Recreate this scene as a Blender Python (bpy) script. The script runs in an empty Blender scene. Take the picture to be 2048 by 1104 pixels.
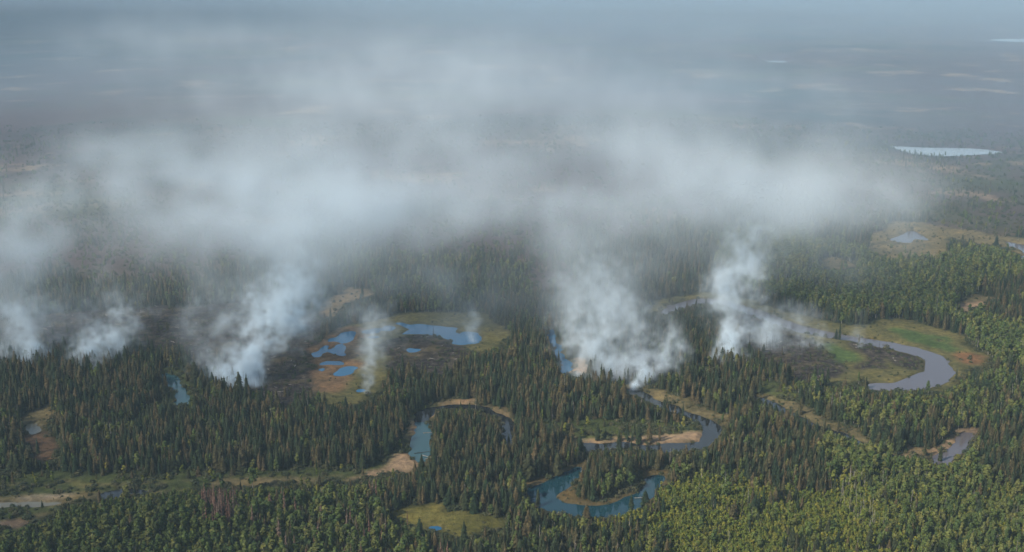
import bpy, math, random
import numpy as np

# ------------------------------------------------------------------ camera, sky, sun
SC = bpy.context.scene
COL = SC.collection
H = 330.0                    # height of the aircraft above the ground
FPX = 2275.0                 # focal length in pixels of a 2048 px wide picture
PITCH = math.atan(592 / FPX)
cam = bpy.data.cameras.new('camera')
cam.sensor_width = 36.0
cam.lens = 36.0 * FPX / 2048
cam.clip_start = 1.0
cam.clip_end = 120000.0
cam_o = bpy.data.objects.new('camera', cam)
cam_o.location = (0, 0, H)
cam_o.rotation_euler = (math.pi / 2 - PITCH, 0, 0)
COL.objects.link(cam_o)
SC.camera = cam_o
SC.render.resolution_x, SC.render.resolution_y = 1024, 552

SUN_EL, SUN_AZ = math.radians(38), math.radians(235)   # azimuth clockwise from +Y: behind and left of the camera
world = bpy.data.worlds.new('World')
SC.world = world
world.use_nodes = True
wn = world.node_tree
bg = wn.nodes['Background']
sky = wn.nodes.new('ShaderNodeTexSky')
sky.sky_type = 'NISHITA'
sky.sun_disc = False
sky.sun_elevation = SUN_EL
sky.sun_rotation = SUN_AZ
sky.air_density = 1.2
sky.dust_density = 1.5
wn.links.new(sky.outputs[0], bg.inputs[0])
bg.inputs[1].default_value = 0.12
sun = bpy.data.lights.new('sun', 'SUN')
sun.energy = 4.6
sun.angle = math.radians(0.53)
sun.color = (1.0, 0.92, 0.80)
sun_o = bpy.data.objects.new('sun', sun)
d = (math.sin(SUN_AZ) * math.cos(SUN_EL), math.cos(SUN_AZ) * math.cos(SUN_EL), math.sin(SUN_EL))
from mathutils import Vector
sun_o.rotation_euler = Vector(d).to_track_quat('Z', 'Y').to_euler()
sun_o.location = (-400, -300, 900)
COL.objects.link(sun_o)
SC.view_settings.view_transform = 'Standard'
SC.view_settings.look = 'None'
SC.view_settings.exposure = 0.15
cy = SC.cycles
cy.volume_bounces = 5
cy.max_bounces = 6
cy.transparent_max_bounces = 256
cy.volume_step_rate = 2.0
cy.volume_max_steps = 1024
cy.use_adaptive_sampling = True
cy.adaptive_threshold = 0.03
cy.use_denoising = True

rng = np.random.default_rng(7)
random.seed(7)
SA, CA = math.sin(PITCH), math.cos(PITCH)


# ------------------------------------------------------------------ helpers
def unproject(px, py, z=0.0):
    """Ground point (or point at height z) seen at photograph pixel px, py."""
    px, py = np.asarray(px, float), np.asarray(py, float)
    rx, ru = (px - 1024) / FPX, (552 - py) / FPX
    dx, dy, dz = rx, CA + ru * SA, -SA + ru * CA
    t = (z - H) / dz
    return dx * t, dy * t


def project(x, y, z=0.0):
    f = y * CA - (z - H) * SA
    u = y * SA + (z - H) * CA
    return 1024 + FPX * x / f, 552 - FPX * u / f


def noise_field(shape, beta, seed, lo=0.0):
    """Smooth periodic random field, power law spectrum, zero mean, unit deviation."""
    r = np.random.default_rng(seed)
    f = np.fft.rfftn(r.standard_normal(shape))
    ks = [np.fft.fftfreq(n) * n for n in shape[:-1]] + [np.fft.rfftfreq(shape[-1]) * shape[-1]]
    k = np.sqrt(sum(g ** 2 for g in np.meshgrid(*ks, indexing='ij')))
    k[(0,) * len(shape)] = 1
    a = k ** (-beta)
    a[k <= lo] = 0
    v = np.fft.irfftn(f * a, s=shape)
    v -= v.mean()
    return v / v.std()


_N1 = noise_field((512, 512), 1.5, 11, 2)
_N2 = noise_field((512, 512), 1.5, 12, 2)
_N3 = noise_field((512, 512), 1.7, 13, 2)


def samp(F, x, y, size):
    """Bilinear periodic lookup of a square field laid over size metres."""
    n = F.shape[0]
    u, v = (np.asarray(x) / size * n) % n, (np.asarray(y) / size * n) % n
    i, j = np.floor(u).astype(int), np.floor(v).astype(int)
    a, b = u - i, v - j
    i1, j1 = (i + 1) % n, (j + 1) % n
    i, j = i % n, j % n
    return F[i, j] * (1 - a) * (1 - b) + F[i1, j] * a * (1 - b) + F[i, j1] * (1 - a) * b + F[i1, j1] * a * b


def smooth(a, b, v):
    t = np.clip((v - a) / (b - a), 0, 1)
    return t * t * (3 - 2 * t)


def spline(pts, n=5):
    """Closed Catmull-Rom curve through pixel points."""
    p = np.array(pts, float)
    out = []
    m = len(p)
    for i in range(m):
        p0, p1, p2, p3 = p[i - 1], p[i], p[(i + 1) % m], p[(i + 2) % m]
        for k in range(n):
            t = k / n
            out.append(0.5 * (2 * p1 + (p2 - p0) * t + (2 * p0 - 5 * p1 + 4 * p2 - p3) * t * t + (3 * p1 - p0 - 3 * p2 + p3) * t ** 3))
    return np.array(out)


def inside(poly, x, y):
    x, y = np.asarray(x, float), np.asarray(y, float)
    r = np.zeros(x.shape, bool)
    x0, y0 = poly.min(0)
    x1, y1 = poly.max(0)
    c = (x >= x0) & (x <= x1) & (y >= y0) & (y <= y1)
    if not c.any():
        return r
    xs, ys = x[c], y[c]
    q = np.zeros(xs.shape, bool)
    a, b = poly, np.roll(poly, -1, 0)
    for (ax, ay), (bx, by) in zip(a, b):
        if ay == by:
            continue
        k = ((ay > ys) != (by > ys)) & (xs < (bx - ax) * (ys - ay) / (by - ay) + ax)
        q ^= k
    r[c] = q
    return r


def tag(o, label=None, cat=None, group=None, kind=None):
    for k, v in (('label', label), ('category', cat), ('group', group), ('kind', kind)):
        if v:
            o[k] = v
    return o


def link(o, parent=None):
    COL.objects.link(o)
    if parent is not None:
        o.parent = parent
    return o


def mesh_np(name, verts, faces):
    """Mesh from arrays; faces is an (n, k) array."""
    me = bpy.data.meshes.new(name)
    verts = np.asarray(verts, np.float32)
    faces = np.asarray(faces, np.int32)
    n, k = faces.shape
    me.vertices.add(len(verts))
    me.vertices.foreach_set('co', verts.ravel())
    me.loops.add(n * k)
    me.loops.foreach_set('vertex_index', faces.ravel())
    me.polygons.add(n)
    me.polygons.foreach_set('loop_start', np.arange(0, n * k, k, dtype=np.int32))
    me.update(calc_edges=True)
    return me


class NT:
    """Small node-tree builder."""
    def __init__(s, tree):
        s.t = tree
        s.N = tree.nodes
        s.L = tree.links

    def n(s, kind, **kw):
        q = s.N.new(kind)
        for k, v in kw.items():
            setattr(q, k, v)
        return q

    def put(s, sock, v):
        if hasattr(v, 'is_output'):
            s.L.new(v, sock)
        elif v is not None:
            sock.default_value = v

    def math(s, op, a, b=None, clamp=False):
        q = s.n('ShaderNodeMath', operation=op, use_clamp=clamp)
        s.put(q.inputs[0], a)
        s.put(q.inputs[1], b)
        return q.outputs[0]

    def mix(s, f, a, b, mode='MIX'):
        q = s.n('ShaderNodeMix', data_type='RGBA', blend_type=mode)
        s.put(q.inputs[0], f)
        s.put(q.inputs[6], a)
        s.put(q.inputs[7], b)
        return q.outputs[2]

    def ramp(s, f, stops):
        q = s.n('ShaderNodeValToRGB')
        e = q.color_ramp.elements
        while len(e) < len(stops):
            e.new(0.5)
        for k, (p, c) in zip(e, stops):
            k.position = p
            k.color = (*c, 1) if len(c) == 3 else c
        s.put(q.inputs[0], f)
        return q.outputs[0]

    def noise(s, vec, scale, detail=4, rough=0.55):
        q = s.n('ShaderNodeTexNoise')
        q.inputs['Scale'].default_value = scale
        q.inputs['Detail'].default_value = detail
        q.inputs['Roughness'].default_value = rough
        if vec is not None:
            s.L.new(vec, q.inputs['Vector'])
        return q.outputs[0]


def new_mat(name):
    m = bpy.data.materials.new(name)
    m.use_nodes = True
    return m, NT(m.node_tree), m.node_tree.nodes['Principled BSDF']


# ------------------------------------------------------------------ what lies where (traced outlines, photograph pixels on the ground)
WATER = {
 'river': [('broad grey river looping round the green point', [(1326, 626), (1352, 606), (1400, 597), (1450, 599), (1500, 614), (1545, 630), (1600, 648), (1640, 659), (1690, 670), (1740, 678), (1800, 687), (1850, 700), (1886, 715), (1906, 732), (1908, 746), (1896, 760), (1870, 772), (1830, 780), (1790, 783), (1755, 782), (1736, 776), (1748, 768), (1790, 762), (1825, 752), (1846, 740), (1851, 727), (1836, 714), (1800, 702), (1760, 693), (1700, 683), (1650, 673), (1600, 664), (1560, 651), (1530, 641), (1490, 628), (1450, 612), (1400, 609), (1366, 615), (1342, 628)]),
           ('turquoise river bend left of the spruce point', [(829, 846), (838, 838), (853, 836), (853, 846), (856, 858), (864, 868), (858, 884), (860, 900), (858, 924), (842, 935), (834, 918), (820, 906), (819, 892), (826, 868), (830, 856)]),
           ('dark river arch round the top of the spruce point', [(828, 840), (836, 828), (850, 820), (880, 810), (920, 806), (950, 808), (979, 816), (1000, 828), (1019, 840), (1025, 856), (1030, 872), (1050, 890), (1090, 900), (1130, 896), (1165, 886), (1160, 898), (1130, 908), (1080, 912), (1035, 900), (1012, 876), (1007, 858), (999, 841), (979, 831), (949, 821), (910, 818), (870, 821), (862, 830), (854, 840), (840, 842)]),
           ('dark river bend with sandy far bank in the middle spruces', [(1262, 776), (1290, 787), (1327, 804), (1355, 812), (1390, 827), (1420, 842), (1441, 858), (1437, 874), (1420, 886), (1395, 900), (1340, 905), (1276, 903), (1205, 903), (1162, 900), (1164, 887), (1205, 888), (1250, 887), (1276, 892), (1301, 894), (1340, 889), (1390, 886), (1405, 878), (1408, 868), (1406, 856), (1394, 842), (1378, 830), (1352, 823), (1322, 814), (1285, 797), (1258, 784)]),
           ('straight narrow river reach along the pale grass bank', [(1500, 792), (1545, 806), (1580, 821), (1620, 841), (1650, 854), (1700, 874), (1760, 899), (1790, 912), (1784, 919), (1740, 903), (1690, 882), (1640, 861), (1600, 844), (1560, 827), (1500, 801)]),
           ('narrow blue channel between spruces and the smoking bank', [(1098, 654), (1107, 662), (1111, 675), (1119, 685), (1124, 704), (1132, 716), (1140, 731), (1142, 748), (1132, 752), (1124, 738), (1119, 719), (1111, 706), (1103, 682), (1096, 668)])],
 'pond': [('still blue horseshoe pond wrapped round a spruce island', [(1154, 934), (1129, 944), (1091, 967), (1066, 976), (1063, 990), (1071, 1008), (1091, 1020), (1141, 1030), (1202, 1036), (1224, 1033), (1245, 1025), (1268, 1018), (1285, 1002), (1316, 980), (1321, 955), (1309, 950), (1294, 955), (1278, 968), (1262, 983), (1238, 996), (1217, 1006), (1177, 1012), (1149, 1010), (1126, 1004), (1115, 993), (1123, 980), (1140, 970), (1158, 957), (1168, 946)]),
          ('deep blue marsh pond, the largest in the burnt marsh', [(787, 643), (804, 645), (816, 648), (844, 648), (873, 651), (912, 656), (909, 666), (925, 671), (930, 664), (958, 668), (969, 683), (946, 689), (914, 688), (903, 679), (878, 673), (848, 668), (807, 669), (813, 660), (806, 653)]),
          ('round blue marsh pond at the upper left of the marsh', [(709, 664), (683, 668), (673, 676), (669, 684), (685, 688), (702, 682), (713, 673)]),
          ('small blue marsh pool beside the round marsh pond', [(654, 679), (664, 676), (667, 683), (657, 686)]),
          ('ragged branching marsh pool among orange sedge', [(616, 710), (639, 704), (642, 692), (652, 692), (649, 700), (668, 699), (674, 690), (684, 692), (686, 703), (683, 713), (663, 708), (651, 706), (630, 716)]),
          ('long flat marsh pool below the branching pool', [(633, 732), (648, 723), (670, 721), (688, 727), (678, 732), (653, 730)]),
          ('pale blue marsh pool nearest the orange sedge flat', [(674, 745), (692, 734), (709, 734), (714, 744), (695, 755), (680, 755)]),
          ('thin marsh pool half hidden by drifting smoke', [(724, 662), (761, 654), (759, 664), (735, 668)]),
          ('little marsh pool beside the deep blue pond', [(768, 656), (780, 650), (789, 655), (775, 662)]),
          ('sliver of water under the thin marsh pool', [(735, 674), (754, 671), (753, 676), (738, 677)]),
          ('tiny pool inside the black burnt marsh island', [(819, 700), (826, 697), (845, 696), (836, 703), (827, 705)]),
          ('tiny pool beside the leaning smoke on the marsh edge', [(718, 782), (729, 779), (732, 784), (721, 786)]),
          ('narrow pool at the left rim of the orange sedge', [(638, 738), (650, 738), (653, 746), (645, 747)]),
          ('pale teal pool at the head of the left spruce channel', [(317, 752), (333, 750), (341, 766), (326, 770)]),
          ('pale teal channel between dark spruces on the left', [(337, 754), (349, 754), (357, 770), (364, 778), (375, 800), (371, 814), (348, 808), (350, 788), (343, 776), (336, 770)]),
          ('small pale green pool in the left clearing, first of two', [(60, 844), (66, 845), (71, 862), (62, 866)]),
          ('small pale green pool in the left clearing, second of two', [(73, 845), (78, 844), (82, 859), (74, 862)]),
          ('olive still pond with tree reflections by the pale sand strip', [(-30, 1005), (30, 1006), (100, 1004), (132, 1005), (120, 1010), (60, 1012), (-30, 1014)]),
          ('dark pool under the grassy old channel', [(204, 990), (240, 983), (291, 982), (286, 990), (250, 997), (214, 998)]),
          ('brown pool with a pale sand beach at the right', [(1943, 868), (1921, 869), (1914, 880), (1902, 894), (1881, 909), (1862, 913), (1858, 924), (1886, 928), (1928, 908), (1947, 884)]),
          ('tiny bright pool in the round yellow meadow, upper one', [(830, 1035), (838, 1038), (849, 1046), (843, 1046), (833, 1041)]),
          ('tiny bright pool in the round yellow meadow, lower one', [(853, 1057), (866, 1055), (884, 1060), (872, 1063), (858, 1062)]),
          ('triangular grey blue pond in the tan meadow', [(1784, 481), (1800, 472), (1825, 461), (1842, 471), (1857, 482), (1829, 480), (1819, 487), (1804, 486)]),
          ('pale water strip at the right edge beyond the green wood', [(2010, 484), (2031, 488), (2070, 499), (2085, 530), (2052, 524), (2044, 505), (2030, 499), (2016, 491)])],
 'lake': [('long pale lake far out in the burnt plain', [(1771, 295), (1800, 294), (1850, 296), (1900, 297), (1960, 299), (2005, 306), (1960, 310), (1900, 313), (1850, 311), (1800, 304)]),
          ('thin distant lake near the hazy skyline', [(1980, 82), (2010, 80), (2060, 81), (2090, 84), (2030, 86)]),
          ('thin distant lake in the middle haze', [(1520, 127), (1545, 124), (1575, 126), (1550, 130)])],
}
# land covers, later entries lie over earlier ones: (cover, outline)
COVER = [
 ('burn', [(-60, 655), (90, 636), (300, 618), (420, 610), (540, 606), (640, 636), (622, 706), (648, 765), (640, 805), (560, 806), (470, 775), (400, 728), (300, 700), (160, 690), (-60, 702)]),
 ('tan', [(655, 600), (690, 583), (735, 580), (742, 592), (700, 606), (690, 622), (650, 640), (640, 622)]),
 ('meadow', [(608, 716), (640, 684), (690, 656), (760, 640), (810, 628), (900, 624), (985, 640), (1016, 668), (1010, 692), (960, 702), (900, 700), (840, 695), (780, 700), (770, 740), (760, 790), (720, 808), (655, 806), (640, 765)]),
 ('sedge', [(604, 714), (630, 690), (655, 672), (700, 656), (740, 664), (722, 690), (712, 720), (726, 745), (715, 770), (690, 790), (652, 790), (640, 762)]),
 ('burn', [(786, 682), (850, 672), (900, 680), (932, 700), (915, 728), (900, 748), (840, 752), (790, 745), (764, 730), (768, 700)]),
 ('mottle', [(796, 694), (850, 690), (900, 692), (880, 705), (860, 722), (830, 716), (800, 708)]),
 ('burn', [(1462, 640), (1500, 634), (1560, 650), (1608, 664), (1622, 686), (1640, 712), (1692, 744), (1694, 764), (1640, 770), (1580, 756), (1500, 722), (1455, 694)]),
 ('burn', [(1195, 742), (1240, 720), (1310, 712), (1345, 735), (1330, 760), (1285, 768), (1225, 766)]),
 ('meadow', [(1560, 652), (1640, 674), (1700, 685), (1760, 695), (1810, 706), (1838, 718), (1845, 731), (1838, 744), (1805, 758), (1745, 768), (1700, 774), (1655, 772), (1690, 760), (1694, 745), (1645, 706), (1626, 686)]),
 ('lush', [(1650, 702), (1670, 695), (1694, 700), (1702, 712), (1690, 726), (1665, 728), (1652, 718)]),
 ('burn', [(1722, 690), (1760, 694), (1815, 714), (1832, 728), (1822, 737), (1790, 733), (1768, 716), (1742, 732), (1710, 740), (1703, 732), (1722, 714)]),
 ('meadow', [(1296, 622), (1345, 596), (1400, 588), (1452, 590), (1510, 604), (1560, 622), (1640, 640), (1710, 652), (1760, 640), (1830, 646), (1900, 668), (1958, 700), (1986, 724), (1962, 744), (1925, 758), (1890, 780), (1850, 786), (1880, 768), (1907, 748), (1908, 731), (1886, 714), (1850, 700), (1800, 686), (1690, 669), (1600, 647), (1500, 613), (1450, 598), (1400, 596), (1350, 606), (1326, 628)]),
 ('lush', [(1780, 662), (1815, 663), (1865, 672), (1905, 687), (1918, 700), (1890, 702), (1850, 690), (1815, 678)]),
 ('rust', [(1905, 706), (1940, 706), (1975, 722), (1950, 733), (1915, 724)]),
 ('tanmeadow', [(1738, 502), (1752, 462), (1800, 449), (1862, 452), (1900, 470), (1896, 500), (1890, 528), (1820, 532), (1765, 528)]),
 ('straw', [(1862, 458), (1950, 468), (2080, 492), (2080, 516), (2040, 512), (1990, 494), (1930, 484), (1870, 474)]),
 ('straw', [(1640, 524), (1690, 524), (1710, 536), (1660, 540)]),
 ('straw', [(1920, 602), (1960, 596), (1990, 600), (1940, 612), (1918, 610)]),
 ('sand', [(1918, 618), (1945, 606), (1962, 608), (1940, 622), (1926, 626)]),
 ('grass', [(-60, 940), (60, 944), (200, 950), (340, 948), (480, 944), (600, 940), (690, 930), (700, 955), (330, 968), (-60, 970)]),
 ('straw', [(-60, 966), (60, 968), (200, 966), (330, 965), (480, 960), (600, 958), (690, 950), (720, 962), (640, 972), (520, 976), (380, 980), (300, 990), (210, 1000), (140, 1014), (60, 1022), (-60, 1026)]),
 ('grass', [(-60, 1018), (60, 1014), (110, 1020), (100, 1040), (60, 1052), (40, 1080), (-60, 1090)]),
 ('grass', [(-60, 966), (120, 970), (300, 970), (420, 962), (420, 974), (300, 984), (180, 988), (60, 990), (-60, 990)]),
 ('paleSand', [(22, 995), (60, 992), (166, 988), (168, 993), (90, 998), (30, 999)]),
 ('mud', [(-40, 1046), (10, 1042), (46, 1048), (50, 1054), (28, 1064), (-40, 1070)]),
 ('straw', [(54, 1036), (100, 1030), (108, 1038), (60, 1048)]),
 ('grass', [(640, 962), (720, 940), (770, 918), (798, 896), (806, 868), (806, 846), (826, 830), (850, 818), (880, 806), (890, 814), (850, 826), (834, 840), (828, 866), (818, 896), (806, 914), (760, 940), (700, 962), (650, 970)]),
 ('sand', [(700, 963), (736, 950), (770, 934), (792, 916), (812, 902), (822, 906), (836, 920), (843, 936), (820, 944), (796, 948), (756, 956), (716, 968)]),
 ('sand', [(818, 848), (826, 842), (833, 846), (831, 858), (826, 870), (818, 876), (815, 862)]),
 ('sand', [(816, 875), (828, 874), (839, 880), (832, 885), (818, 883)]),
 ('sand', [(860, 824), (872, 822), (874, 836), (860, 840)]),
 ('tan', [(880, 800), (910, 796), (938, 798), (960, 806), (990, 818), (1012, 828), (1030, 842), (1034, 852), (1022, 846), (1000, 830), (975, 818), (945, 809), (905, 808)]),
 ('sand', [(908, 798), (930, 798), (938, 803), (915, 805)]),
 ('grass', [(1030, 842), (1080, 838), (1140, 846), (1200, 840), (1290, 842), (1360, 850), (1408, 862), (1404, 876), (1330, 886), (1240, 886), (1160, 882), (1060, 862)]),
 ('sand', [(1164, 880), (1220, 881), (1290, 882), (1350, 878), (1404, 866), (1409, 872), (1404, 882), (1360, 890), (1306, 897), (1272, 891), (1206, 888), (1166, 887)]),
 ('straw', [(1268, 774), (1330, 790), (1380, 806), (1428, 826), (1452, 850), (1452, 866), (1440, 858), (1422, 842), (1390, 826), (1330, 803), (1290, 786)]),
 ('straw', [(1510, 786), (1556, 796), (1610, 818), (1660, 842), (1704, 860), (1742, 880), (1728, 886), (1680, 864), (1620, 838), (1575, 818), (1530, 800)]),
 ('tan', [(1790, 905), (1830, 900), (1856, 908), (1830, 914), (1792, 914)]),
 ('sand', [(1840, 906), (1862, 900), (1882, 888), (1897, 875), (1915, 864), (1925, 868), (1915, 880), (1902, 896), (1882, 910), (1862, 915)]),
 ('mud', [(1918, 866), (1946, 860), (1952, 872), (1944, 872), (1924, 870)]),
 ('grass', [(300, 745), (350, 744), (385, 790), (384, 822), (340, 822), (300, 850), (240, 880), (250, 860), (320, 806), (334, 780)]),
 ('clear', [(52, 872), (92, 862), (114, 882), (116, 914), (92, 926), (62, 906)]),
 ('straw', [(52, 842), (90, 812), (106, 820), (104, 850), (80, 866), (56, 868)]),
 ('rim', [(1052, 980), (1090, 958), (1130, 938), (1156, 928), (1160, 936), (1130, 946), (1092, 968), (1066, 980)]),
 ('rim', [(1110, 992), (1118, 976), (1140, 966), (1152, 974), (1146, 996), (1172, 1003), (1215, 994), (1250, 978), (1280, 952), (1320, 938), (1336, 944), (1330, 970), (1318, 984), (1290, 1006), (1270, 1022), (1262, 1020), (1284, 1000), (1310, 976), (1294, 955), (1264, 984), (1218, 1008), (1178, 1014), (1126, 1006)]),
 ('meadowFront', [(782, 1032), (800, 1014), (840, 1008), (884, 1012), (905, 1028), (940, 1034), (1000, 1036), (1004, 1056), (980, 1070), (930, 1078), (870, 1070), (830, 1056), (796, 1046)]),
 ('sand', [(1146, 716), (1158, 716), (1168, 752), (1156, 752), (1142, 738)]),
 ('grass', [(1340, 720), (1400, 730), (1450, 746), (1452, 762), (1390, 752), (1345, 738)]),
 ('grass', [(1500, 766), (1560, 772), (1600, 790), (1560, 800), (1506, 784)]),
 ('grass', [(1470, 694), (1490, 700), (1506, 716), (1486, 716), (1470, 706)]),
]
COLOR = {  # real ground albedo of each cover
 'forest': (0.030, 0.038, 0.018), 'burn': (0.035, 0.029, 0.027), 'tan': (0.20, 0.145, 0.075), 'meadow': (0.115, 0.105, 0.040),
 'sedge': (0.17, 0.105, 0.056), 'mottle': (0.15, 0.11, 0.055), 'lush': (0.068, 0.105, 0.030), 'rust': (0.155, 0.085, 0.040),
 'tanmeadow': (0.15, 0.12, 0.055), 'straw': (0.155, 0.125, 0.060), 'sand': (0.33, 0.225, 0.135), 'paleSand': (0.36, 0.28, 0.19),
 'grass': (0.064, 0.078, 0.026), 'mud': (0.19, 0.13, 0.085), 'clear': (0.115, 0.070, 0.040), 'rim': (0.135, 0.095, 0.040),
 'meadowFront': (0.140, 0.125, 0.034), 'plain': (0.075, 0.062, 0.052), 'under': (0.045, 0.052, 0.022),
}
KEYS = list(COLOR)
WPOLY = [(k, lab, spline(p)) for k, L in WATER.items() for lab, p in L]
CPOLY = [(k, spline(p)) for k, p in COVER]


def warp(x, y, s=1.0):
    """Pixel position of ground points, edges made ragged by metres of noise."""
    wx = x + s * (samp(_N1, x, y, 420) * 2.6 + samp(_N2, x, y, 90) * 0.9)
    wy = y + s * (samp(_N2, x, y, 420) * 2.6 + samp(_N1, x, y, 90) * 0.9)
    return project(wx, np.maximum(wy, 200))


def in_water(x, y, s=0.35):
    px, py = warp(x, y, s)
    r = np.zeros(np.shape(x), bool)
    for _, _, p in WPOLY:
        r |= inside(p, px, py)
    return r


def cover_of(x, y):
    px, py = warp(x, y, 1.6)
    c = np.full(np.shape(x), KEYS.index('forest'))
    edge = 470 + 30 * np.sin(px / 170.0) + 26 * samp(_N3, x, y, 2200) + np.where(px < 1150, 60, 0)
    edge = np.where(px > 1860, 476, edge)
    c[py < edge] = KEYS.index('plain')
    young = inside(YOUNG, px + 22 * samp(_N2, x, y, 150), py + 9 * samp(_N1, x, y, 120))
    c[young] = KEYS.index('under')
    for k, p in CPOLY:
        c[inside(p, px, py)] = KEYS.index(k)
    return c, px, py


YOUNG = spline([(1226, 1120), (1246, 1040), (1290, 1006), (1345, 968), (1440, 952), (1530, 966), (1600, 990), (1700, 992), (1790, 968), (1900, 972), (2100, 1010), (2100, 1300), (1226, 1300)])
ASPEN_LEFT = spline([(-200, 1068), (60, 1064), (130, 1030), (220, 1000), (330, 988), (500, 984), (620, 980), (760, 990), (790, 1030), (860, 1080), (860, 1300), (-200, 1300)])
ASPEN_RIGHT = spline([(1660, 892), (1740, 905), (1800, 925), (1870, 932), (1950, 930), (1985, 960), (2000, 1020), (1900, 1040), (1780, 1020), (1690, 990), (1640, 930)])
MIX_RIGHT = spline([(1560, 790), (1640, 776), (1740, 790), (1860, 790), (1960, 760), (2100, 740), (2100, 850), (1960, 862), (1800, 880), (1720, 860), (1640, 820)])
FAR_GREEN = spline([(1470, 470), (1600, 480), (1730, 510), (1900, 510), (2100, 520), (2100, 760), (1990, 740), (1900, 660), (1800, 640), (1700, 640), (1600, 620), (1500, 590), (1440, 540)])
FAR_SPRUCE = spline([(1950, 596), (2000, 575), (2100, 560), (2100, 660), (2000, 660), (1960, 640)])
MID_MIX = spline([(620, 480), (760, 500), (900, 480), (1100, 500), (1140, 590), (1060, 600), (940, 625), (800, 628), (700, 570)])
RED_DEAD = spline([(398, 1004), (440, 1000), (470, 1012), (480, 1070), (440, 1082), (405, 1060)])
PALE_DEAD = spline([(1660, 975), (1720, 960), (1735, 1000), (1750, 1060), (1690, 1060), (1670, 1010)])


# ------------------------------------------------------------------ ground: one sheet, fine near, coarse to the horizon
def axis(fine0, fine1, step, ends, grow):
    a = list(np.arange(fine0, fine1 + 1e-6, step))
    s, v = step, a[-1]
    while v < ends[1]:
        s *= grow
        v += s
        a.append(v)
    s, v, b = step, a[0], []
    while v > ends[0]:
        s *= grow
        v -= s
        b.append(v)
    return np.array(b[::-1] + a)


gx = axis(-620, 900, 3.2, (-46000, 46000), 1.06)
gy = axis(540, 1420, 2.8, (-4000, 56000), 1.024)
GX, GY = np.meshgrid(gx, gy, indexing='ij')


def blur(a, n=1):
    for _ in range(n):
        a = a.copy()
        a[1:-1] = (a[:-2] + 2 * a[1:-1] + a[2:]) / 4
        a[:, 1:-1] = (a[:, :-2] + 2 * a[:, 1:-1] + a[:, 2:]) / 4
    return a


near_mask = (GY > 300) & (GY < 12000) & (np.abs(GX) < 9000)
wet = np.zeros(GX.shape)
wet[near_mask] = in_water(GX[near_mask], GY[near_mask], 0.7)
wet_s = blur(wet, 1)
HILLS = [(265, 2350, 330, 420, 30), (-420, 2900, 600, 500, 26), (1500, 5200, 1500, 900, 28), (-2600, 6200, 1800, 900, 30)]
relief = 0.55 * samp(_N3, GX, GY, 1600) * smooth(560, 1200, GY)
for hx, hy, sx, sy, hh in HILLS:
    relief += hh * np.exp(-((GX - hx) / sx) ** 2 / 2 - ((GY - hy) / sy) ** 2 / 2)
flatten = 1 - np.clip(blur(wet, 30) * 3, 0, 1)
GZ = np.where(wet_s > 0.42, -1.5 * smooth(0.42, 0.95, wet_s), 1.3 * smooth(0.42, 0.01, wet_s))
GZ = GZ + relief * flatten * (wet_s < 0.02)
far_pond = GY > 1900
GZ = np.where(far_pond & (wet_s > 0.4), -0.6, GZ)


def ground_z(x, y):
    i = np.clip(np.searchsorted(gx, x) - 1, 0, len(gx) - 2)
    j = np.clip(np.searchsorted(gy, y) - 1, 0, len(gy) - 2)
    a, b = (x - gx[i]) / (gx[i + 1] - gx[i]), (y - gy[j]) / (gy[j + 1] - gy[j])
    return GZ[i, j] * (1 - a) * (1 - b) + GZ[i + 1, j] * a * (1 - b) + GZ[i, j + 1] * (1 - a) * b + GZ[i + 1, j + 1] * a * b


cov, CPX, CPY = cover_of(GX, GY)
pal = np.array([COLOR[k] for k in KEYS])
rgb = pal[cov]
bank = (wet_s > 0.02) & (cov == KEYS.index('forest')) & (GY < 1800)
rgb[bank] = (0.085, 0.068, 0.030)
rgb[wet > 0.5] = (0.055, 0.050, 0.034)
for k in range(3):
    rgb[..., k] = blur(rgb[..., k], 1)
plain = blur((cov == KEYS.index('plain')).astype(float), 3)
burnm = blur(np.isin(cov, [KEYS.index('burn'), KEYS.index('mottle')]).astype(float), 2)

nx, ny = GX.shape
idx = np.arange(nx * ny).reshape(nx, ny)
quads = np.stack([idx[:-1, :-1], idx[1:, :-1], idx[1:, 1:], idx[:-1, 1:]], -1).reshape(-1, 4)
ground_me = mesh_np('ground', np.stack([GX, GY, GZ], -1).reshape(-1, 3), quads)
ground_me.shade_smooth()
ca = ground_me.attributes.new('cover', 'FLOAT_COLOR', 'POINT')
ca.data.foreach_set('color', np.concatenate([rgb, np.ones((nx, ny, 1))], -1).astype(np.float32).ravel())
for nm, v in (('plain', plain), ('burnt', burnm)):
    a = ground_me.attributes.new(nm, 'FLOAT', 'POINT')
    a.data.foreach_set('value', v.astype(np.float32).ravel())

m, t, P = new_mat('ground_cover')
geo = t.n('ShaderNodeNewGeometry').outputs['Position']
att = t.n('ShaderNodeAttribute', attribute_name='cover').outputs['Color']
pl = t.n('ShaderNodeAttribute', attribute_name='plain').outputs['Fac']
bu = t.n('ShaderNodeAttribute', attribute_name='burnt').outputs['Fac']
n1 = t.noise(geo, 0.22, 5, 0.65)
n2 = t.noise(geo, 0.03, 4, 0.6)
var = t.ramp(n1, [(0.25, (0.45, 0.45, 0.45)), (0.5, (1, 1, 1)), (0.75, (1.6, 1.55, 1.4))])
var2 = t.ramp(n2, [(0.3, (0.62, 0.66, 0.6)), (0.5, (1, 1, 1)), (0.7, (1.4, 1.28, 1.15))])
base = t.mix(1.0, t.mix(1.0, att, var, 'MULTIPLY'), var2, 'MULTIPLY')
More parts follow.
